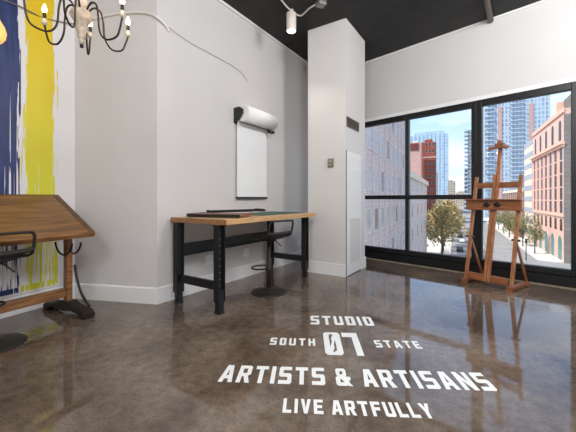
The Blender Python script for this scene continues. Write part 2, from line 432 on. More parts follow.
# ---- cords on the walls
pts = [(-2.64, 2.90, 2.94), (-2.56, 3.03, 2.945), (-2.53, 3.09, 2.94), (-2.50, 3.22, 2.95), (-2.40, 3.36, 2.985), (-2.33, 3.44, 3.012), (-2.235, 3.44, 3.035)]
tag(MB().tube(smooth_path(pts), .006, 6).build('slack_cable', M_CABLEB, smooth=True), 'thin grey brown cord crossing the top of the mural into the corner', 'cord')
pts = [(-2.21, 3.452, 3.052), (-2.048, 3.418, 3.072), (-1.92, 3.394, 3.084), (-1.805, 3.371, 3.088), (-1.569, 3.325, 3.071), (-1.43, 3.296, 3.034), (-1.36, 3.28, 2.99), (-1.30, 3.375, 2.95), (-1.285, 3.40, 2.905)]
tag(MB().tube(smooth_path(pts), .014, 8).build('white_cable', M_CABLEW, smooth=True), 'thick white cable running over the grey angled wall and round its corner', 'cable')
pts = [(-1.352, 3.318, 2.985), (-1.165, 3.587, 2.914), (-.957, 3.90, 2.899), (-.763, 4.192, 2.886), (-.655, 4.356, 2.859), (-.60, 4.44, 2.81), (-.574, 4.478, 2.766)]
tag(MB().tube(smooth_path(pts), 0.003, 6).build('wall_wire', mat('pale_grey_wire', (172, 166, 160), .6), smooth=True), 'thin grey wire trailing down the bench wall toward the paper roll', 'wire')

# ------------------------------------------------------------------ workbench
BA = R(57.5)
bn = empty('workbench', (-.462, 3.900, 0), BA)
tag(bn, 'long workbench with butcher block top and black steel legs against the wall', 'workbench')
TZ0, TZ1 = .853, .905
bolt_proto = None
top = MB().box(-.862, .948, -.415, .392, TZ0, TZ1).build('worktop', M_BUTCHER, bn, bevel=.005)
MB().box(-.870, -.8625, -.415, .392, TZ0+.001, TZ1-.001).build('end_cap', M_BUTCHER_END, bn)
for sx in (-1, 1):
    for sy in (-1, 1):
        x, y = sx*.8375, sy*.299; m = MB()
        m.box(x-.045, x+.045, y-.006*sy-.004, y-.006*sy+.004, .11, TZ0)
        m.box(x-.045, x-.037, y-.035, y+.035, .11, TZ0).box(x+.037, x+.045, y-.035, y+.035, .11, TZ0)
        m.box(x-.06, x+.06, y-.04, y+.04, TZ0-.012, TZ0)
        lg = m.build('leg', M_BLACK, bn, bevel=.003)
        n = MB().box(x-.033, x+.033, y-.028, y+.028, .012, .22).box(x-.04, x+.04, y-.035, y+.035, 0, .012)
        n.build('foot', M_BLACK, lg, bevel=.003)
        if sy < 0:
            for k in range(9):
                h = bolt_proto.copy() if bolt_proto else MB().lathe([(.006, 0), (.006, .003), (.003, .005)], 8).build('bolt', M_STEEL, lg)
                if bolt_proto: COL.objects.link(h); h.parent = lg
                bolt_proto = h
                h.location = (x, y-.0025, .26+k*.065); h.rotation_euler = (R(90), 0, 0)
    MB().box(sx*.8375-.02, sx*.8375+.02, -.27, .27, .22, .30).build('side_rail', M_BLACK, bn, bevel=.004)
MB().box(-.80, .80, .285, .315, .49, .62).box(-.80, .80, .255, .285, .49, .505).box(-.80, .80, .26, .285, .605, .62).build('stringer', M_BLACK, bn, bevel=.003)

def bench_pt(x, y, z): 
    return (-.462+x*math.cos(BA)-y*math.sin(BA), 3.9+x*math.sin(BA)+y*math.cos(BA), z)
# cutting mat
cm = empty('cutting_mat', bench_pt(.40, .03, TZ1), BA)
tag(cm, 'dark green cutting mat lying flat on the workbench', 'mat')
MB().box(-.50, .48, -.30, .27, .0003, .005).build('mat_sheet', M_GREEN, cm)
g = MB()
for k in range(15): g.box(-.46+k*.065, -.458+k*.065, -.27, .24, .005, .0054)
for k in range(9): g.box(-.46, .45, -.27+k*.063, -.268+k*.063, .0054, .0057)
g.build('grid_lines', mat('pale_green_ink', (96, 132, 112), .6), cm)
# paper trimmer
tr = empty('paper_trimmer', bench_pt(-.49, .01, TZ1), BA-R(72.5))
tag(tr, 'wooden paper trimmer with a black cutting arm on the workbench', 'paper trimmer')
MB().box(-.30, .30, -.20, .17, .008, .034).build('baseboard_plate', M_TRIMMER, tr, bevel=.003)
for sx in (-.24, .24):
    for sy in (-.14, .14): MB().lathe([(.012, 0), (.014, .008)], 12, (sx, sy, 0)).build('foot', M_BLACK, tr)
MB().box(-.315, -.30, -.20, .17, .004, .040).build('guide_rail', M_OAKRIM, tr, bevel=.002)
MB().box(-.30, .305, -.208, -.20, .004, .036).build('front_edge', M_BLACK, tr)
am = MB().bar((-.27, .18, .045), (.30, .18, .066), .012, .03).build('cutting_arm', M_BLACK, tr)
MB().tube([(.29, .18, .066), (.33, .18, .072), (.42, .18, .070), (.45, .18, .066)], [.012, .018, .017, .010], 10).build('handle', M_BLACK, am, smooth=True)
MB().lathe([(.02, .0), (.02, .06), (.012, .066)], 14, (-.27, .18, .0)).build('pivot', M_IRON, tr)

# ------------------------------------------------------------------ bar stools
def make_stool(loc, rz, label, backh=.20):
    """+y is the direction of the seat back"""
    t = empty('bar_stool', loc, rz); tag(t, label, 'stool', 'black swivel bar stools')
    MB().lathe([(.213, 0), (.213, .006), (.19, .016), (.10, .03), (.045, .042), (.03, .06)], 40).build('base', M_STOOL, t, smooth=True)
    MB().lathe([(.03, .04), (.03, .40), (.022, .405), (.022, .62)], 20).build('pole', M_STOOL, t, smooth=True)
    MB().lathe([(.038, .25), (.042, .255), (.042, .29), (.038, .295)], 20).build('collar', M_STOOL, t, smooth=True)
    ring = [(.0+.13*math.sin(a), -.13-.11*math.cos(a), .272) for a in [2*PI*k/28 for k in range(28)]]
    MB().tube(ring, .0095, 8, closed=True).build('footrest', M_STOOL, t, smooth=True)
    # seat: thin dished pad
    s = MB(); nx, ny = 9, 9; top_ = []; bot = []
    for j in range(ny):
        for i in range(nx):
            u = -1+2*i/(nx-1); v = -1+2*j/(ny-1)
            x = .185*u*math.sqrt(1-.28*v*v); y = .17*v*math.sqrt(1-.28*u*u)
            z = .655+.018*u*u+.012*max(0, v)**2-.022*max(0, -v)**3
            top_.append((x, y, z)); bot.append((x*.96, y*.96, z-.028))
    n = nx*ny; fs = []
    for j in range(ny-1):
        for i in range(nx-1):
            q = j*nx+i; fs.append((q, q+1, q+nx+1, q+nx)); fs.append((n+q, n+q+nx, n+q+nx+1, n+q+1))
    rim = [i for i in range(nx)]+[j*nx+nx-1 for j in range(1, ny)]+[(ny-1)*nx+i for i in range(nx-2, -1, -1)]+[j*nx for j in range(ny-2, 0, -1)]
    for k in range(len(rim)): a, b_ = rim[k], rim[(k+1) % len(rim)]; fs.append((a, n+a, n+b_, b_))
    s.add(top_+bot, fs).build('seat', M_STOOL, t, smooth=True)
    MB().lathe([(.09, .612), (.09, .626), (.03, .632)], 20).build('swivel_plate', M_STOOL, t)
    zt = .65+backh
    loop = [(-.165, .02, .645), (-.185, .12, .66), (-.185, .185, .70), (-.182, .215, zt-.04), (-.165, .225, zt-.01), (-.13, .23, zt),
            (.13, .23, zt), (.165, .225, zt-.01), (.182, .215, zt-.04), (.185, .185, .70), (.185, .12, .66), (.165, .02, .645)]
    MB().tube(smooth_path(loop, 5), .0115, 8).build('backrest_tube', M_STOOL, t, smooth=True)
    MB().tube(smooth_path([(-.183, .188, .715), (-.1, .20, .705), (.1, .20, .705), (.183, .188, .715)], 5), .02, 10).build('back_pad', M_STOOL, t, smooth=True)
    MB().tube(smooth_path([(-.02, .02, .628), (-.06, .06, .60), (-.095, .09, .555), (-.105, .10, .54)], 4), .006, 8).build('lever', M_STOOL, t, smooth=True)
    return t
make_stool((-.225, 3.726, 0), R(-45-90), 'black swivel bar stool with disc base in front of the workbench')
make_stool((-2.225, 2.357, 0), R(-26-90), 'black swivel bar stool cut by the left edge, at the drafting table')

# ------------------------------------------------------------------ drafting table
DA = math.atan2(-.899, -.4375)
dt = empty('drafting_table', (-2.13, 3.05, 0), DA)
tag(dt, 'oak drafting table with a tilted top and iron trestle feet by the mural', 'drafting table')
tilt = math.atan2(.36, .61)
MXB = Matrix.Translation((0, 0, .95)) @ Matrix.Rotation(-tilt, 4, 'X')
hl = .335
BX0, BX1 = -.07, 1.46
bd = MB().box(BX0+.055, BX1-.055, -hl, hl, -.012, .018, MXB).build('board', M_OAK, dt, bevel=.002)
for x0, x1 in ((BX0, BX0+.053), (BX1-.053, BX1)):
    MB().box(x0, x1, -hl, hl, -.014, .018, MXB).build('end_batten', M_OAKRIM, dt, bevel=.003)
MB().box(BX0, BX1, hl, hl+.022, -.030, .016, MXB).build('front_lip', M_OAKBEAM, dt, bevel=.003)
MB().box(BX0, BX1, -hl-.018, -hl, -.025, .018, MXB).build('back_lip', M_OAKRIM, dt, bevel=.003)
for x in (0, 1.25):
    ps = MB().box(x-.026, x+.026, -.03, .03, .06, .90).build('post', M_OAKBEAM, dt, bevel=.004)
    m = MB()
    prof = [(-.335, 0), (-.27, 0), (-.22, .035), (-.13, .048), (-.06, .04), (.0, .03), (.06, .04), (.13, .048), (.22, .035), (.27, 0), (.335, 0),
            (.335, .045), (.30, .07), (.12, .095), (.05, .12), (-.05, .12), (-.12, .095), (-.30, .07), (-.335, .045)]
    m.prism(prof, 'x', x-.05, x+.05)
    m.build('foot', M_IRON, dt, bevel=.004)
    for sy in (-1, 1):
        MB().tube(smooth_path([(x-.045, sy*.26, .085), (x-.045, sy*.13, .2), (x-.045, sy*.055, .36), (x-.042, sy*.035, .46)], 5), .012, 8).build('brace', M_IRON, dt, smooth=True)
    for dx in (-.04, .04):
        q = MB().tube([(x+dx, p[0], .705+p[1]) for p in arc(0, 0, .14, 190, 350, 18)], .0085, 8)
        q.build('quadrant', M_IRON, ps, smooth=True)
    MB().bar((x, -.26, 1.075), (x, .26, .768), .05, .04).build('board_cleat', M_OAKRIM, dt)
    MB().tube([(x-.06, 0, .76), (x+.06, 0, .76)], .02, 12).build('tilt_knob', M_IRON, dt)
MB().box(.035, 1.215, -.03, .03, .165, .245).build('stretcher', M_OAKBEAM, dt, bevel=.004)

# ------------------------------------------------------------------ easel
EA = R(-56.5)
es = empty('studio_easel', (2.474, 3.943, 0), EA)         # local x to the right, local y away from the room
tag(es, 'tall wooden H frame studio easel standing before the windows', 'easel')
for sx in (-1, 1):
    x = sx*.265
    MB().box(x-.03, x+.03, -.02, .50, .015, .055).build('runner', M_EASELH, es, bevel=.004)
    MB().box(x-.03, x+.03, -.03, .03, 0, .015).build('foot_pad', M_EASELH, es)
    MB().box(x-.03, x+.03, .45, .50, 0, .015).build('foot_pad', M_EASELH, es)
    up = MB().bar((x, .05, .055), (sx*.262, .33, 1.40), .042, .028, (0, -1, .2)).build('upright', M_EASEL, es, bevel=.004)
    MB().bar((x+sx*.002, .165, .60), (x, .485, .05), .022, .03, (0, 1, 1)).build('strut', M_EASEL, es, bevel=.003)
    MB().tube([(x-.045, .165, .60), (x+.045, .165, .60)], .014, 10).build('knob', M_BLACK, es, smooth=True)
MB().bar((-.225, .045, .10), (.225, .045, .10), .025, .09).build('front_rail', M_EASELH, es, bevel=.004)
def lean(z): return .05+.208*(z-.055)
for sx in (-1, 1):
    MB().bar((sx*.0215, lean(.06)-.03, .06), (sx*.0215, lean(1.42)-.03, 1.42), .036, .024, (0, -1, .2)).build('mast_plank', M_EASEL, es, bevel=.003)
MB().bar((0, lean(.3)-.006, .3), (0, lean(1.84)-.006, 1.84), .044, .02, (0, -1, .2)).build('sliding_mast', M_EASEL, es, bevel=.003)
MB().bar((-.25, lean(1.28)+.012, 1.28), (.25, lean(1.28)+.012, 1.28), .022, .075).build('upper_rail', M_EASELH, es, bevel=.004)
ty = lean(1.03)
MB().box(-.325, .325, ty-.09, ty-.068, .955, 1.10).build('tray_front', M_EASELH, es, bevel=.006)
MB().box(-.325, .325, ty-.068, ty+.02-.045, .955, .975).box(-.325, .325, ty-.125, ty-.09, 1.085, 1.10).build('tray', M_EASELH, es, bevel=.003)
for sx in (-1, 1):
    k = MB().lathe([(.034, 0), (.034, .012), (.026, .022)], 20).build('tray_knob', M_BLACK, es)
    k.rotation_euler = (R(90), 0, 0); k.location = (sx*.062, ty-.09, 1.028); k.scale = (1.15, .85, 1)
hy = lean(1.80)
MB().box(-.115, .115, hy-.075, hy-.02, 1.765, 1.787).box(-.05, .05, hy-.065, hy+.01, 1.787, 1.835).build('top_clamp', M_EASELH, es, bevel=.003)
MB().box(-.022, .022, hy-.05, hy+.02, 1.836, 1.872).build('clamp_block', M_EASELH, es, bevel=.003)
for sx in (-1, 1): MB().box(sx*.095-.02, sx*.095+.02, hy-.09, hy-.075, 1.745, 1.79).build('clamp_lip', M_EASELH, es)
MB().box(-.012, .012, lean(.5)-.06, lean(.5)-.048, .14, .42).build('ratchet_strip', M_EASELH, es)

# ------------------------------------------------------------------ paper roll dispenser on the bench wall
pr = empty('paper_roll_dispenser', (-.5196, 4.581, 0), A_DSK)
tag(pr, 'wall mounted roll of white paper hanging down above the workbench', 'paper roll')
ZR, YR, RR = 2.25, -.14, .11
MB().tube([(-.362, YR, ZR), (.305, YR, ZR)], RR, 36).build('paper_roll', M_PAPER, pr, smooth=True)
MB().tube([(-.385, YR, ZR), (.33, YR, ZR)], .02, 14).build('core', M_STAT, pr)
sh = MB(); yy = -.035
prof = [(YR+RR*math.cos(R(a))*1.004, ZR+RR*math.sin(R(a))*1.004) for a in (-60, -40, -20, 0)]
prof = [(-.055, ZR-.065), (-.042, ZR-.12), (yy, ZR-.25), (yy, 1.125)]
pf = prof + [(p[0]+.0015, p[1]) for p in reversed(prof)]
sh.prism(pf, 'x', -.360, .298).build('paper_sheet', M_PAPER, pr)
MB().box(-.366, .304, -.05, -.02, 1.105, 1.130).build('straight_edge', M_BLACK, pr, bevel=.002)
for sx in (-1, 1):
    x = -.385 if sx < 0 else .33
    q = [(0, ZR+.08), (-.10, ZR+.085)] + [(-.02-.15*math.cos(R(a)), ZR+.04-.15*math.sin(R(a))) for a in (0, 20, 40, 60, 80)] + [(0, ZR-.12)]
    MB().prism(q, 'x', x-.006, x+.006).build('side_bracket', M_BLACK, pr, bevel=.002)
MB().box(-.38, .325, -.012, -.001, ZR-.13, ZR-.06).build('wall_rail', M_BLACK, pr)
MB().tube([(-.385, -.125, ZR-.125), (.33, -.125, ZR-.125)], .007, 8).build('cutter_bar', M_BLACK, pr)
MB().box(.245, .335, -.16, -.09, ZR-.16, ZR-.125).build('cutter_block', M_BLACK, pr, bevel=.004)

# ------------------------------------------------------------------ ceiling fittings
sp = empty('ceiling_spotlight', (.045, 4.25, H))
tag(sp, 'white cylinder spotlight lit on the black ceiling left of the column', 'spotlight')
MB().lathe([(.03, -.045), (.03, 0)], 16).build('mount', M_CONDUIT, sp)
MB().lathe([(.05, -.285), (.062, -.285), (.066, -.28), (.066, -.05), (.05, -.04)], 28).build('housing', M_SPOT, sp, smooth=True)
MB().lathe([(.0001, -.297), (.045, -.293), (.056, -.2855)], 24).build('lens', M_SPOTL, sp)
jb = empty('junction_box', (.425, 4.06, H), R(25))
tag(jb, 'grey metal junction box on the ceiling above the column', 'junction box')
MB().box(-.055, .055, -.055, .055, -.055, -.002).build('box_body', M_JBOX, jb, bevel=.008)
MB().box(-.05, .05, -.05, .05, -.062, -.055).build('cover', M_JBOX, jb, bevel=.003)
pts = [(-.19, 3.75, H-.012), (-.07, 4.05, H-.012), (.03, 4.22, H-.02), (.09, 4.30, H-.014), (.18, 4.36, H-.012), (.28, 4.20, H-.012), (.365, 4.09, H-.02)]
tag(MB().tube(smooth_path(pts), .011, 8).build('ceiling_conduit', M_CONDUIT, smooth=True), 'pale cable linking the ceiling spotlight to the junction box', 'cable')
a = Vector((2.50, 3.90, H-.04)); 
tag(MB().tube([(2.30, 3.70, H-.036), (2.86, 4.44, H-.036)], .034, 12).build('ceiling_pipe', M_BROWNPIPE, smooth=True), 'short brown pipe on the black ceiling near the window wall', 'pipe')
# chandelier
CX, CY = -1.225, 1.87
ch = empty('chandelier', (CX, CY, 0))
tag(ch, 'antique chandelier with curved bronze arms and lit candle bulbs', 'chandelier')
MB().lathe([(.0005, 2.015), (.012, 2.02), (.016, 2.035), (.010, 2.05), (.024, 2.06), (.022, 2.085), (.034, 2.11), (.028, 2.135), (.044, 2.155), (.064, 2.185), (.056, 2.205), (.03, 2.225), (.026, 2.33), (.03, 2.40), (.02, 2.46), (.012, 2.52), (.0005, 2.525)], 20).build('turned_body', M_ANTIQUE, ch, smooth=True)
MB().lathe([(.0005, 1.995), (.010, 2.0), (.010, 2.016), (.0005, 2.02)], 12).build('finial', M_BRONZE, ch, smooth=True)
MB().tube([(0, 0, 2.52), (0, 0, H-.03)], .006, 8).build('hanging_rod', M_BRONZE, ch)
MB().lathe([(.06, H-.03), (.06, H-.001)], 24).build('canopy', M_BRONZE, ch)
arms = [(38, .25, 2.15), (-10, .27, 2.16), (172, .25, 2.16), (109, .19, 2.155), (226, .27, 2.20), (288, .30, 2.22)]
for an, r_, zc in arms:
    c_, s_ = math.cos(R(an)), math.sin(R(an))
    pf = [(.03, 2.205), (.05, 2.245), (.075, 2.258), (.10, 2.24), (.112, 2.18), (.118, 2.10), (.14, 2.05), ((r_+.09)/2, 2.03), (r_-.035, 2.045), (r_-.014, 2.095), (r_-.006, zc-.03), (r_, zc-.005)]
    if r_ < .22: pf = [(.03, 2.205), (.05, 2.235), (.08, 2.24), (.10, 2.20), (.105, 2.10), (.12, 2.05), (.14, 2.02), (.165, 2.05), (.178, 2.11), (.186, zc-.03), (r_, zc-.005)]
    ar = MB().tube(smooth_path([(c_*p, s_*p, z) for p, z in pf], 5), .0055, 8).build('arm', M_BRONZE, ch, smooth=True)
    MB().lathe([(.006, -.012), (.014, 0), (.016, .006), (.012, .012), (.0105, .03)], 14, (c_*r_, s_*r_, zc)).build('cup', M_CUP, ar, smooth=True)
    MB().lathe([(.0095, .028), (.0095, .065)], 14, (c_*r_, s_*r_, zc)).build('candle_sleeve', M_CANDLE, ar, smooth=True)
    MB().lathe([(.006, .064), (.011, .073), (.013, .085), (.010, .10), (.004, .115), (.0005, .12)], 14, (c_*r_, s_*r_, zc)).build('bulb', M_BULB, ar, smooth=True)

pb = empty('pendant_bulb', (-2.20, 2.38, 0))
tag(pb, 'amber glowing pendant bulb before the blue paint at the left edge', 'pendant light')
MB().lathe([(.0005, 2.275), (.03, 2.285), (.052, 2.32), (.058, 2.36), (.045, 2.41), (.022, 2.45), (.016, 2.47)], 20).build('bulb', M_AMBER, pb, smooth=True)
MB().lathe([(.018, 2.468), (.02, 2.48), (.02, 2.53), (.008, 2.54)], 16).build('socket', M_BRONZE, pb, smooth=True)
MB().tube([(0, 0, 2.535), (0, 0, H-.02)], .004, 6).build('cord', M_BLACK, pb)
MB().lathe([(.05, H-.02), (.05, H-.001)], 20).build('canopy', M_BRONZE, pb)

# ------------------------------------------------------------------ lettering on the floor
G = {
 'S': (6, [[(0,0),(5.2,0),(6,.8),(6,5.2),(5.2,6),(2,6),(2,8),(6,8),(6,10),(.8,10),(0,9.2),(0,4.8),(.8,4),(4,4),(4,2),(0,2)]]),
 'T': (6, [[(2,0),(4,0),(4,8),(6,8),(6,10),(0,10),(0,8),(2,8)]]),
 'U': (6, [[(.8,0),(5.2,0),(6,.8),(6,10),(4,10),(4,2),(2,2),(2,10),(0,10),(0,.8)]]),
 'D': (6, [[(0,0),(5.2,0),(6,.8),(6,9.2),(5.2,10),(0,10)], [(2.2,1.9),(3.8,1.9),(3.8,8.1),(2.2,8.1)]]),
 'I': (2, [[(0,0),(2,0),(2,10),(0,10)]]),
 'O': (6, [[(.8,0),(5.2,0),(6,.8),(6,9.2),(5.2,10),(.8,10),(0,9.2),(0,.8)], [(2.2,1.9),(3.8,1.9),(3.8,8.1),(2.2,8.1)]]),
 'H': (6, [[(0,0),(2,0),(2,4),(4,4),(4,0),(6,0),(6,10),(4,10),(4,6),(2,6),(2,10),(0,10)]]),
 'A': (6.4, [[(0,0),(2,0),(2.35,2),(4.05,2),(4.4,0),(6.4,0),(4.7,10),(1.7,10)], [(2.65,3.8),(3.75,3.8),(3.2,7.6)]]),
 'R': (6.2, [[(0,0),(2,0),(2,3.6),(2.8,3.6),(4.1,0),(6.2,0),(4.8,3.9),(6,4.8),(6,9.2),(5.2,10),(0,10)], [(2,5.4),(4,5.4),(4,8.2),(2,8.2)]]),
 'E': (5.6, [[(0,0),(5.6,0),(5.6,2),(2,2),(2,4),(5,4),(5,6),(2,6),(2,8),(5.6,8),(5.6,10),(0,10)]]),
 'F': (5.6, [[(0,0),(2,0),(2,4),(5,4),(5,6),(2,6),(2,8),(5.6,8),(5.6,10),(0,10)]]),
 'L': (5.2, [[(0,0),(5.2,0),(5.2,2),(2,2),(2,10),(0,10)]]),
 'V': (6.2, [[(2.1,0),(4.1,0),(6.2,10),(4.1,10),(3.1,3.6),(2.1,10),(0,10)]]),
 'Y': (6.2, [[(2.1,0),(4.1,0),(4.1,4),(6.2,10),(4,10),(3.1,6.8),(2.2,10),(0,10),(2.1,4)]]),
 'N': (6.2, [[(0,0),(2,0),(2,5.6),(4.2,0),(6.2,0),(6.2,10),(4.2,10),(4.2,4.4),(2,10),(0,10)]]),
 '&': (7.2, [[(.8,0),(4.3,0),(4.9,.5),(5.3,0),(7.2,0),(6,1.7),(6,3.2),(6.8,3.2),(6.8,5),(4.6,5.2),(5.2,6),(5.2,9.2),(4.4,10),(1.2,10),(.4,9.2),(.4,6.4),(1,5.3),(0,4.5),(0,.8)],
              [(2.2,6.4),(3.5,6.4),(3.5,8.3),(2.2,8.3)], [(2,1.9),(3.8,1.9),(2.1,4.1)]]),
 '0': (6.4, [[(.8,0),(5.6,0),(6.4,.8),(6.4,9.2),(5.6,10),(.8,10),(0,9.2),(0,.8)], [(2.1,3.2),(3.0,5.6),(2.9,7.2),(3.6,8.6),(3.6,10.1),(2.6,9.4),(2.1,8.2)], [(4.3,6.6),(3.5,4.4),(3.6,2.9),(2.9,1.5),(2.9,.9),(4.3,1.8)]]),
 '7': (6, [[(3.6,0),(6,0),(6,10),(0,10),(0,7.9),(3.6,7.9)]]),
}
G['0'][1][1][4] = (3.6, 8.9)
def lettering(name, text, x, y, length, height, gap, space=3.3):
    tot = 0; lay = []
    for c in text:
        if c == ' ': tot += space; continue
        lay.append((c, tot)); tot += G[c][0]+gap
    tot -= gap
    sx = length/tot; sy = height/10
    cu = bpy.data.curves.new(name, 'CURVE'); cu.dimensions = '2D'; cu.fill_mode = 'BOTH'; cu.extrude = .0006
    for c, off in lay:
        for ring in G[c][1]:
            s_ = cu.splines.new('POLY'); s_.points.add(len(ring)-1); s_.use_cyclic_u = True
            for p, q in zip(s_.points, ring): p.co = ((off+q[0])*sx, q[1]*sy, 0, 1)
    o = bpy.data.objects.new(name, cu); COL.objects.link(o)
    me = bpy.data.meshes.new_from_object(o.evaluated_get(bpy.context.evaluated_depsgraph_get()))
    bpy.data.objects.remove(o)
    me.materials.clear(); me.materials.append(M_LETTER)
    ob = bpy.data.objects.new(name, me); COL.objects.link(ob); ob.parent = fd
    ob.location = (x, y, .0014)
    return ob
TA = R(-3.3)
fd = empty('floor_lettering', (-.4242, 1.8955, 0), TA)
tag(fd, 'white lettering STUDIO 07 ARTISTS & ARTISANS on the polished concrete floor', 'floor sign')
def fl(X, Y):
    dx_, dy_ = X+.4242, Y-1.8955
    return (dx_*math.cos(TA)+dy_*math.sin(TA), -dx_*math.sin(TA)+dy_*math.cos(TA))
for nm, tx, X, Y, ln, hh, gp in (('studio_line', 'STUDIO', .1985, 2.762, .556, .205, 2.0), ('south_word', 'SOUTH', -.1403, 2.376, .345, .12, 2.6),
        ('street_number', '07', .2646, 2.222, .272, .375, .8), ('state_word', 'STATE', .6556, 2.333, .335, .12, 2.6),
        ('artists_line', 'ARTISTS & ARTISANS', -.4242, 1.8955, 1.632, .19, 1.7), ('live_line', 'LIVE ARTFULLY', -.0293, 1.6207, .772, .115, 1.7)):
    px_, py_ = fl(X, Y)
    lettering(nm, tx, px_, py_, ln, hh, gp)

# ------------------------------------------------------------------ the street outside
K = 1.7
ZS = 1.1-9.1*K
SA = math.atan2(.8836, .4683)                      # street direction
def cxy(x, y): return (x*K, y*K)
M_ASPH = mat('asphalt', (142, 140, 138), .9, var=.12, vscale=.3)
M_WALK = mat('concrete_pavement', (204, 199, 190), .9, var=.1, vscale=.5)
M_MARK = mat('road_paint', (226, 224, 216), .8)
M_STONEG = brickmat('grey_stone', (132, 124, 118), (120, 113, 108), (96, 92, 88), 2.4, 1.1, .05)
M_BRICKA = brickmat('mauve_brick', (206, 178, 170), (196, 168, 160), (212, 196, 188), 1.2, .5, .05)
M_BRICKB = brickmat('pale_mauve_brick', (212, 194, 184), (202, 184, 176), (216, 204, 196), 1.4, .6, .05)
M_BRICKR = brickmat('salmon_brick', (222, 178, 163), (214, 167, 151), (226, 192, 178), 1.2, .45, .05)
M_TERRA = mat('terracotta_trim', (226, 182, 160), .8, var=.08, vscale=.7)
M_BRICKD = brickmat('red_brick', (150, 70, 54), (134, 60, 48), (150, 92, 76), 1.5, .7, .06)
M_BRICKC = brickmat('pink_brick', (190, 150, 140), (178, 138, 130), (196, 170, 160), 1.5, .7, .06)
M_BROWNLOW = brickmat('brown_brick', (140, 92, 76), (128, 82, 70), (150, 112, 98), 1.5, .7, .06)
M_CREAM = mat('cream_concrete', (222, 206, 186), .8, var=.05, vscale=.4)
M_DKBRICK = mat('dark_red_cladding', (104, 46, 40), .8)
M_ORANGE = mat('orange_cladding', (206, 108, 70), .8)
M_CURT = brickmat('blue_curtain_wall', (132, 164, 192), (160, 188, 210), (184, 198, 210), 2.2, 3.4, .28, .25, offset=0., spec=.6)
M_CURT2 = brickmat('blue_balcony_tower', (118, 140, 162), (152, 174, 194), (184, 192, 200), 2.3, 3.3, .42, .3, offset=0., spec=.6)
M_GREYT = brickmat('grey_tower', (110, 122, 134), (140, 150, 158), (168, 172, 174), 3.4, 3.4, .5, .5, offset=0.)
M_BEIGET = brickmat('beige_tower', (120, 112, 104), (140, 130, 120), (188, 178, 162), 3.2, 3.4, .7, .6, offset=0.)
M_SLAB = mat('pale_balcony_slab', (178, 188, 196), .7)
M_DKGLASS = mat('dark_window_glass', (50, 44, 46), .15, spec=.6)
M_PALEGLASS = mat('pale_window_glass', (176, 172, 174), .15, spec=.7)
M_TEAL = mat('teal_entrance', (86, 134, 134), .4)
M_BARK = mat('tree_bark', (84, 70, 58), .9, var=.2, vscale=4)
M_LEAFY = mat('autumn_leaves', (158, 138, 90), .8, var=.4, vscale=1.2)
M_LEAFG = mat('green_leaves', (124, 126, 80), .8, var=.35, vscale=1.2)

tag(MB().box(-260, 600, 12, 900, ZS-.3, ZS).build('ground_street', M_ASPH), kind='structure')
# pavements: local x along the street away from the camera, local y to the left
def pavement(name, x0, y0, x1, w0, w1):
    o = MB().box(0, x1, w0, w1, 0, .15).build(name, M_WALK, loc=(*cxy(x0, y0), ZS), rz=SA); return tag(o, kind='structure')
pavement('sidewalk_left', 2.03, 12, 430, -5.5, 12)
pavement('sidewalk_right', 39.3, 44.8, 380, -14, 5.0)
mk = MB()
for k in range(9): mk.box(-13+.0, -6, 7+k*2.2, 8.1+k*2.2, 0, .02)
for k in range(14): mk.box(20+k*12, 25+k*12, 15, 15.3, 0, .02)
tag(mk.build('road_markings', M_MARK, loc=(*cxy(39.3, 44.8), ZS+.01), rz=SA), kind='structure')
tag(MB().box(-34, -14, -40, 20, 0, .15).build('sidewalk_corner', M_WALK, loc=(*cxy(39.3, 44.8), ZS), rz=SA), kind='structure')

class WinSet:
    """window part: a surround and, as its sub-part, the pane; mesh data shared by every copy on a building"""
    def __init__(s, w, h, mf, mg, arch=False):
        a = []
        if arch: outline = [(-w/2, 0), (w/2, 0), (w/2, h-w/2)] + [(w/2*math.cos(R(t)), h-w/2+w/2*math.sin(R(t))) for t in range(20, 180, 20)] + [(-w/2, h-w/2)]
        else: outline = [(-w/2, 0), (w/2, 0), (w/2, h), (-w/2, h)]
        big = []
        cz = h/2
        for p in outline: big.append((p[0]*1.16, cz+(p[1]-cz)*1.09))
        n = len(outline); m = MB()
        vs = [(p[0], 0, p[1]) for p in big]+[(p[0], .06, p[1]) for p in big]+[(p[0], .06, p[1]) for p in outline]+[(p[0], .02, p[1]) for p in outline]
        fs = []
        for i in range(n):
            j = (i+1) % n
            fs += [(i, j, n+j, n+i), (n+i, n+j, 2*n+j, 2*n+i), (2*n+i, 2*n+j, 3*n+j, 3*n+i)]
        m.add(vs, fs); p_ = MB().prism(outline, 'y', .01, .035)
        if arch: p_.box(-.06, .06, .035, .07, 0, h-.1)
        else: p_.box(-w/2, w/2, .035, .06, h*.48, h*.52)
        s.m = m; s.p = p_; s.mf = mf; s.mg = mg; s.o = None
    def put(s, parent, x, y, z, rz=0):
        if s.o is None:
            o = s.m.build('window', s.mf, parent); p = s.p.build('pane', s.mg, o); s.o = o
        else:
            o = s.o.copy(); COL.objects.link(o); o.parent = parent
            p = s.o.children[0].copy(); COL.objects.link(p); p.parent = o
        o.location = (x, y, z); o.rotation_euler = (0, 0, rz)
        return o

SR = SA; SL = SA+PI      # right-hand buildings: x away from the camera; left-hand: x toward the camera; facade faces local +y
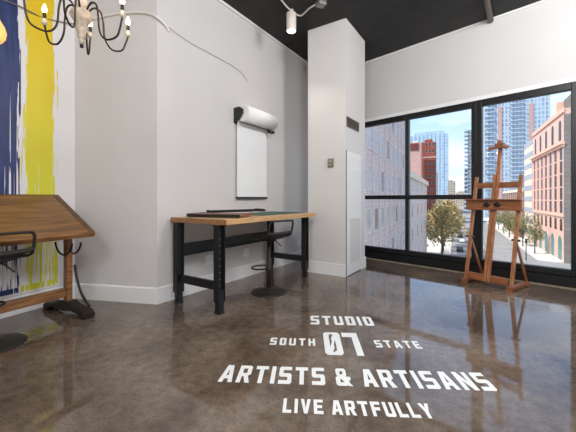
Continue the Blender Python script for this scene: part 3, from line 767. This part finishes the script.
# -- salmon brick corner building on the right
b1 = empty('brick_corner_building', (*cxy(39.3, 44.8), ZS), SR)
tag(b1, 'sunlit salmon brick corner building with cornice and arched top windows', 'building')
LB = 20.1*K; HB = 22.0*K; CZ = (9.2-1.1)*K+9.1*K; BZ = (-1.3-1.1)*K+9.1*K
MB().box(0, LB, -20, 0, 0, HB).build('wall', M_BRICKR, b1)
MB().box(-.15, .0, -20, .1, 0, HB-1.4).build('side_wall', M_STONEG, b1)
MB().box(-.5, LB, 0, .9, CZ-.5, CZ).box(-.3, LB, 0, .55, CZ-1.1, CZ-.5).build('cornice', M_TERRA, b1)
MB().box(-.2, LB, 0, .35, HB-.9, HB+.2).build('parapet', M_TERRA, b1)
MB().box(-.1, LB, 0, .3, BZ-.3, BZ+.25).build('belt_course', M_TERRA, b1)
MB().box(1, 11, -10, -2.5, HB, HB+4.6).build('penthouse', M_STONEG, b1)
MB().box(11.5, 13, -3, -1.2, HB, HB+4.4).build('chimney', M_TERRA, b1)
ncol = 7; cw = LB/ncol
ws = WinSet(2.3, 3.0, M_TERRA, M_DKGLASS)
fh = (CZ-1.1-BZ-.3)/5
for c in range(ncol):
    for r_ in range(5): ws.put(b1, (c+.5)*cw, 0, BZ+.6+r_*fh)
    ws.put(b1, (c+.5)*cw, 0, BZ-3.8)
pl = MB()
for c in range(0, ncol+1): pl.box(max(0, c*cw-.28), c*cw+.28, 0, .28, BZ+.25, CZ-1.1)
pl.build('pilasters', M_BRICKR, b1)
wa = WinSet(2.5, 5.2, M_TERRA, M_DKGLASS, True)
for c in range(5): wa.put(b1, 3.4+c*6.8, 0, CZ+.8)
wt = WinSet(3.6, 6.0, M_TERRA, M_TEAL, True)
for c in range(5): wt.put(b1, 3.4+c*6.8, 0, .3)

def block(name, label, cat, x, y, right, length, depth, top, m, extra=None):
    """a building whose near street corner stands at (x, y); length along the street, depth away from it, top in the unscaled plan"""
    o = empty(name, (*cxy(x, y), ZS), SR if right else SL); tag(o, label, cat)
    h = (top-1.1+9.1)*K
    x0, x1 = (0, length) if right else (-length, 0)
    MB().box(x0, x1, -depth, 0, 0, h).build('wall', m, o)
    return o, h, x0, x1
# -- cream building with long bands of windows
b2, h, x0, x1 = block('banded_building', 'cream office building with horizontal window bands behind the brick corner building', 'building', 48.75, 62.65, True, 9*K, 14, 12.8, M_CREAM)
for k in range(9):
    MB().box(0, x1, 0, .08, 3+k*3.9, 4.7+k*3.9).build('window_band', M_PALEGLASS, b2)
b3, h, x0, x1 = block('low_brick_building', 'low brown brick building past the cream office building', 'building', 53.3, 71.2, True, 34*K, 24, 3.4, M_BROWNLOW)
ws3 = WinSet(2.2, 2.6, M_CREAM, M_DKGLASS)
for c in range(9):
    for r_ in range(4): ws3.put(b3, 3+c*6, 0, 3+r_*4.2)
MB().box(0, x1, 0, .3, h-1, h+.2).build('parapet', M_CREAM, b3)
# -- blue tower with balconies
b4, h, x0, x1 = block('balcony_tower', 'wide blue glass apartment tower with rows of balconies behind the easel', 'tower', 91.5, 152, True, 26*K, 27.5*K, 49.0, M_CURT2)
dk = [MB().box(-1.6, 0, -6, 0, 0, .5).build('balcony', M_SLAB, b4)]
for r_ in range(1, 32):
    c = dk[0].copy(); COL.objects.link(c); dk.append(c)
for r_, c in enumerate(dk): c.location = (0, -5-(r_ % 2)*1.0, 4+r_*3.3*.98)
dk2 = MB().box(-1.2, 0, -9, 0, 0, .5)
q0 = dk2.build('balcony', M_SLAB, b4); q0.location = (0, -22, 4)
for r_ in range(1, 30):
    c = q0.copy(); COL.objects.link(c); c.location = (0, -22, 4+r_*3.3)
for yy_ in (-14, -34): MB().box(-.5, 0, yy_-2.6, yy_, 0, h-8).build('masonry_pier', M_BRICKC, b4)
MB().box(4, x1-4, -40, -8, h, h+3).build('penthouse', M_GREYT, b4)
MB().box(-.4, x1, -27.5*K, 0, h, h+.8).build('parapet', M_SLAB, b4)
# -- slim balcony tower further down the street
b5, h, x0, x1 = block('slim_tower', 'distant tower with a toothed edge of stacked balconies beside the window mullion', 'tower', 108.6, 190, True, 7*K, 12*K, 42.6, M_GREYT)
q0 = MB().box(-1, 8, 0, 3.2, 0, 1.5).build('balcony', M_SLAB, b5); q0.location = (0, 0, 3)
for r_ in range(1, 20):
    c = q0.copy(); COL.objects.link(c); c.location = (0, 0, 3+r_*4.3)
b5b, h, x0, x1 = block('dark_office_tower', 'distant dark office block low beside the toothed balcony tower', 'tower', 113.5, 202, True, 18*K, 20*K, 20.4, M_GREYT)
MB().box(4, 14, -14, -4, h, h+3).build('penthouse', M_GREYT, b5b)
# -- left side of the street
b6, h, x0, x1 = block('brick_apartment_building', 'mauve brick apartment building filling the leftmost window pane', 'building', 2.03, 12, False, 18.6*K, 10, 10.3, M_BRICKA)
ws6 = WinSet(1.5, 2.0, M_BRICKB, M_PALEGLASS); ws6d = WinSet(1.5, 2.0, M_BRICKB, mat('mauve_window_glass', (132, 118, 120), .2))
for c in range(11):
    for r_ in range(8): (ws6 if (c*3+r_*5) % 4 else ws6d).put(b6, -1.6-c*2.85, 0, 1.8+r_*3.6)
m = MB()
for c in range(12): m.box(-c*2.85-.45, -c*2.85-.05, 0, .1, 0, h)
m.build('pilasters', M_BRICKB, b6)
MB().box(-18.6*K, 0, 0, .6, h-1, h+.3).build('parapet', M_BRICKB, b6)
b7, h, x0, x1 = block('pale_brick_building', 'pale mauve brick building with a blank flank past the apartment building', 'building', 10.9, 28.7, False, 22.3*K, 16, 3.6, M_BRICKB)
ws7 = WinSet(1.6, 2.2, M_CREAM, M_PALEGLASS)
for c in range(4):
    for r_ in range(4): ws7.put(b7, -6-c*8.5, 0, 4+r_*4.2)
MB().box(-22.3*K, 0, 0, .4, h-.8, h+.2).build('parapet', M_CREAM, b7)
b8, h, x0, x1 = block('pink_tower', 'pink brick tower with a dark red top box beside the red brick tower', 'tower', 48.6, 115, False, 5*K, 5*K, 21.9, M_BRICKC)
MB().box(-3, .4, -6.2, -1.4, h-5, h-.6).build('top_box', M_DKBRICK, b8)
MB().box(-4, -1, -5, -2, h, h+1).build('roof_box', M_CREAM, b8)
b9, h, x0, x1 = block('red_brick_tower', 'red brick tower with an orange corner strip, before the blue glass tower', 'tower', 56.2, 120, False, 6*K, 5.0*K, 23.0, M_BRICKD)
MB().box(0, .4, -8.3, -6.6, 0, h-11).build('corner_strip', M_ORANGE, b9)
ws9 = WinSet(1.3, 1.9, M_BRICKC, M_DKGLASS)
for c in range(3):
    for r_ in range(12): ws9.put(b9, .0, -1.3-c*2.0, 4+r_*4.2, -PI/2)
MB().box(-8, .3, -8.3, .2, h-10.5, h-9.5).build('belt_course', M_BRICKC, b9)
MB().box(-6, -1.5, -6.5, -2, h, h+2.0).build('penthouse', M_BRICKD, b9)
b10, h, x0, x1 = block('blue_glass_tower', 'tall blue glass tower behind the red brick tower', 'tower', 101.6, 200, False, 20*K, 22.8*K, 43.0, M_CURT)
MB().box(-18*K, -1, -20*K, -4, h, h+3.2).build('penthouse', M_CURT, b10)
m = MB()
for k in range(10): m.box(0, .5, -22.8*K+1+k*4.15, -22.8*K+1.5+k*4.15, 0, h)
m.build('fins', M_SLAB, b10)
b11, h, x0, x1 = block('grey_midrise', 'grey midrise with a stepped top right of the red brick tower', 'building', 66.3, 140, False, 8*K, 4.6*K, 13.2, M_GREYT)
MB().box(-8, -1, -6, -1, h, h+2.5).build('penthouse', M_GREYT, b11)
b12, h, x0, x1 = block('beige_highrise', 'small beige highrise far down the street beside the blue glass tower', 'building', 133, 250, False, 12*K, 8*K, 15.2, M_BEIGET)
MB().box(-12, -2, -11, -3, h, h+2).build('penthouse', M_BEIGET, b12)
b13, h, x0, x1 = block('hazy_highrise', 'pale highrise closing the far end of the street', 'building', 205, 385, True, 20*K, 20*K, 9.0, M_BEIGET)
MB().box(2, 16, -20, -4, h, h+3).build('penthouse', M_BEIGET, b13)

# -- trees
def make_tree(seed, leafm):
    rnd = random.Random(seed)
    t = empty('street_tree'); 
    tr_ = MB().tube(smooth_path([(0,0,0), (.1,.05,2.2), (-.05,.1,4.4), (.1,0,7.5)], 4), [.24-.012*i for i in range(13)], 8)
    for k in range(7):
        a = k*2.4+rnd.random(); z = 3.2+k*.55; l = 1.8+rnd.random()*1.4
        tr_.tube([(0, .05, z), (math.cos(a)*l*.6, math.sin(a)*l*.6, z+l*.6), (math.cos(a)*l, math.sin(a)*l, z+l*1.1)], [.09, .06, .03], 5)
    tr_.build('trunk', M_BARK, t)
    lf = MB()
    blobs = [(rnd.gauss(0, 1.5), rnd.gauss(0, 1.5), 6.6+rnd.gauss(0, 1.7), 1.1+rnd.random()*.9) for _ in range(16)]
    for bx_, by_, bz_, br_ in blobs:
        for _ in range(62):
            d = Vector((rnd.gauss(0,1), rnd.gauss(0,1), rnd.gauss(0,1))).normalized()*br_*(.55+.5*rnd.random())
            c = Vector((bx_, by_, bz_))+d
            n1 = Vector((rnd.gauss(0,1), rnd.gauss(0,1), rnd.gauss(0,1))).normalized(); n2 = n1.orthogonal().normalized()*.3; n1 = n1.cross(n2).normalized()*.17
            lf.add([c-n2, c+n1, c+n2, c-n1], [(0,1,2,3)])
    lf.build('foliage', leafm, t)
    return t
protoY = make_tree(3, M_LEAFY); protoG = make_tree(11, M_LEAFG)
used = set()
LB_T = {'l': ['nearest autumn tree on the left pavement beside the pale brick building', 'second autumn tree along the left pavement', 'third autumn tree along the left pavement', 'fourth autumn tree along the left pavement', 'fifth autumn tree along the left pavement', 'sixth autumn tree along the left pavement', 'farthest autumn tree along the left pavement'],
        'r': ['green tree before the arched base of the salmon brick building', 'green tree at the far end of the salmon brick building', 'green tree before the cream office building', 'first green tree before the low brown brick building', 'second green tree before the low brown brick building', 'farthest green tree along the right pavement']}
for i, Yp in enumerate((49, 54, 60, 67, 75, 85, 97)):
    o = protoY if i == 0 else copy_tree(protoY)
    X = 22.7-.53*(51-Yp)+2.3
    o.location = (*cxy(X, Yp), ZS+.15); o.rotation_euler = (0,0,i*1.3); o.scale = (1.35, 1.35, 1.38+.06*(i % 3)); tag(o, LB_T['l'][i], 'tree', 'street trees on the left pavement')
for i, (Yp, off) in enumerate(((52, 2.4), (60, 2.6), (66, 2.6), (74, 2.8), (82, 2.8), (92, 2.8))):
    o = protoG if i == 0 else copy_tree(protoG)
    X = 39.3+.53*(Yp-44.8)-off
    s_ = .8
    o.location = (*cxy(X, Yp), ZS+.15); o.rotation_euler = (0,0,i*2.1); o.scale = (s_*.8 if i == 0 else s_, s_*.8 if i == 0 else s_, s_); tag(o, LB_T['r'][i], 'tree', 'street trees on the right pavement')

# -- cars and a signal pole
def make_car(m):
    t = empty('parked_car')
    prof = [(-2.2,.35),(2.2,.35),(2.25,.75),(1.3,.95),(.7,1.42),(-1.2,1.45),(-1.9,1.0),(-2.25,.9)]
    MB().prism(prof, 'y', -.85, .85).build('body', m, t, bevel=.08)
    MB().prism([(1.12,.98),(.62,1.36),(-1.12,1.38),(-1.65,1.02)], 'y', -.87, .87).build('side_windows', M_DKGLASS, t)
    for sx in (-1.35, 1.4):
        for sy in (-.8, .8): MB().tube([(sx, sy-.1, .34), (sx, sy+.1, .34)], .34, 16).build('wheel', M_BLACK, t)
    return t
carm = [mat('dark_car_paint', (54, 58, 66), .25), mat('white_car_paint', (214, 214, 212), .3), mat('red_car_paint', (140, 48, 40), .3)]
cars = [(30, 55, 0, 'dark car stopped nearest on the street, beside the left trees'), (36.5, 66, 1, 'white car nearest on the street'), (41, 75, 0, 'dark car on the right lane behind the white car'),
        (45.5, 84, 2, 'red car on the street past the second dark car'), (53, 96, 1, 'white car far down the street'), (56, 104, 0, 'farthest dark car down the street')]
for X, Y, k, lb in cars:
    o = make_car(carm[k]); o.name = 'car'; o.location = (*cxy(X, Y), ZS); o.rotation_euler = (0, 0, SA); tag(o, lb, 'car', 'cars on the street')
sg = empty('traffic_signal', (*cxy(35.0, 46.3), ZS+.15), SA)
tag(sg, 'thin dark traffic signal pole at the street corner', 'traffic signal')
MB().lathe([(.12, 0), (.09, 5.2)], 10).build('pole', M_BLACK, sg)
MB().box(-.2, .2, -.2, .2, 4.2, 5.4).build('signal_head', M_BLACK, sg)

# ------------------------------------------------------------------ light
w = bpy.data.worlds.new('sky'); SC.world = w; w.use_nodes = True
nt = w.node_tree; N = nt.nodes; L = nt.links
bg = N['Background']
tc = N.new('ShaderNodeTexCoord'); sx = N.new('ShaderNodeSeparateXYZ'); L.new(tc.outputs['Generated'], sx.inputs[0])
rp = N.new('ShaderNodeValToRGB'); e = rp.color_ramp.elements
e[0].position = 0; e[0].color = lin((208, 224, 244)); e[1].position = .5; e[1].color = lin((150, 180, 220))
q = e.new(.16); q.color = lin((182, 208, 240)); q = e.new(.34); q.color = lin((132, 178, 234))
L.new(sx.outputs['Z'], rp.inputs['Fac'])
mp = N.new('ShaderNodeMapping'); mp.inputs['Scale'].default_value = (2.2, 2.2, 9); L.new(tc.outputs['Generated'], mp.inputs['Vector'])
nz = N.new('ShaderNodeTexNoise'); nz.inputs['Scale'].default_value = 1.6; nz.inputs['Detail'].default_value = 7; L.new(mp.outputs['Vector'], nz.inputs['Vector'])
cr = N.new('ShaderNodeValToRGB'); cr.color_ramp.elements[0].position = .48; cr.color_ramp.elements[1].position = .78
cr.color_ramp.elements[1].color = (.75, .75, .75, 1)
L.new(nz.outputs['Fac'], cr.inputs['Fac'])
mx = N.new('ShaderNodeMix'); mx.data_type = 'RGBA'; L.new(cr.outputs['Color'], mx.inputs[0]); L.new(rp.outputs['Color'], mx.inputs[6]); mx.inputs[7].default_value = lin((246, 248, 252))
L.new(mx.outputs[2], bg.inputs['Color']); bg.inputs['Strength'].default_value = 1.0

def lamp(name, kind, loc, energy, color=(1,1,1), **kw):
    l = bpy.data.lights.new(name, kind); l.energy = energy; l.color = color
    for k, v in kw.items(): setattr(l, k, v)
    o = bpy.data.objects.new(name, l); COL.objects.link(o); o.location = loc; return o
s = lamp('sun', 'SUN', (0, 0, 30), 3.6, (1, .94, .86), angle=R(1))
s.rotation_euler = Vector((.72, .10, -.85)).to_track_quat('-Z', 'Y').to_euler()
# added fill lights without fixtures, brightening the walls from behind and beside the camera
for x, y, z, p in ((2.5, 1.9, 3.25, 115), (.7, -.3, 3.3, 168), (-1.2, -1.5, 3.3, 105)):
    lamp('fill_light', 'POINT', (x, y, z), p, (.955, .975, 1), shadow_soft_size=.45)
l = lamp('spot_lamp', 'SPOT', (.045, 4.25, H-.34), 13, (1, .9, .78), spot_size=R(95), spot_blend=.8, shadow_soft_size=.05)
l.rotation_euler = Vector((.1, .05, -1)).to_track_quat('-Z', 'Y').to_euler()
for an, r_, zc in arms[:3]:
    lamp('candle_light', 'POINT', (CX+math.cos(R(an))*r_, CY+math.sin(R(an))*r_, zc+.17), .8, (1, .8, .55), shadow_soft_size=.03)

# ------------------------------------------------------------------ camera
cd = bpy.data.cameras.new('camera'); cam = bpy.data.objects.new('camera', cd); COL.objects.link(cam)
cam.location = (0, 0, 1.1); cam.rotation_euler = (R(90), 0, 0)
cd.sensor_fit = 'HORIZONTAL'; cd.sensor_width = 36; cd.lens = 315/576*36; cd.shift_y = -17/576
cd.clip_start = .05; cd.clip_end = 3000
SC.camera = cam
SC.view_settings.view_transform = 'Standard'; SC.view_settings.look = 'None'
SC.view_settings.exposure = .82; SC.view_settings.gamma = 1
SC.view_settings.use_curve_mapping = False
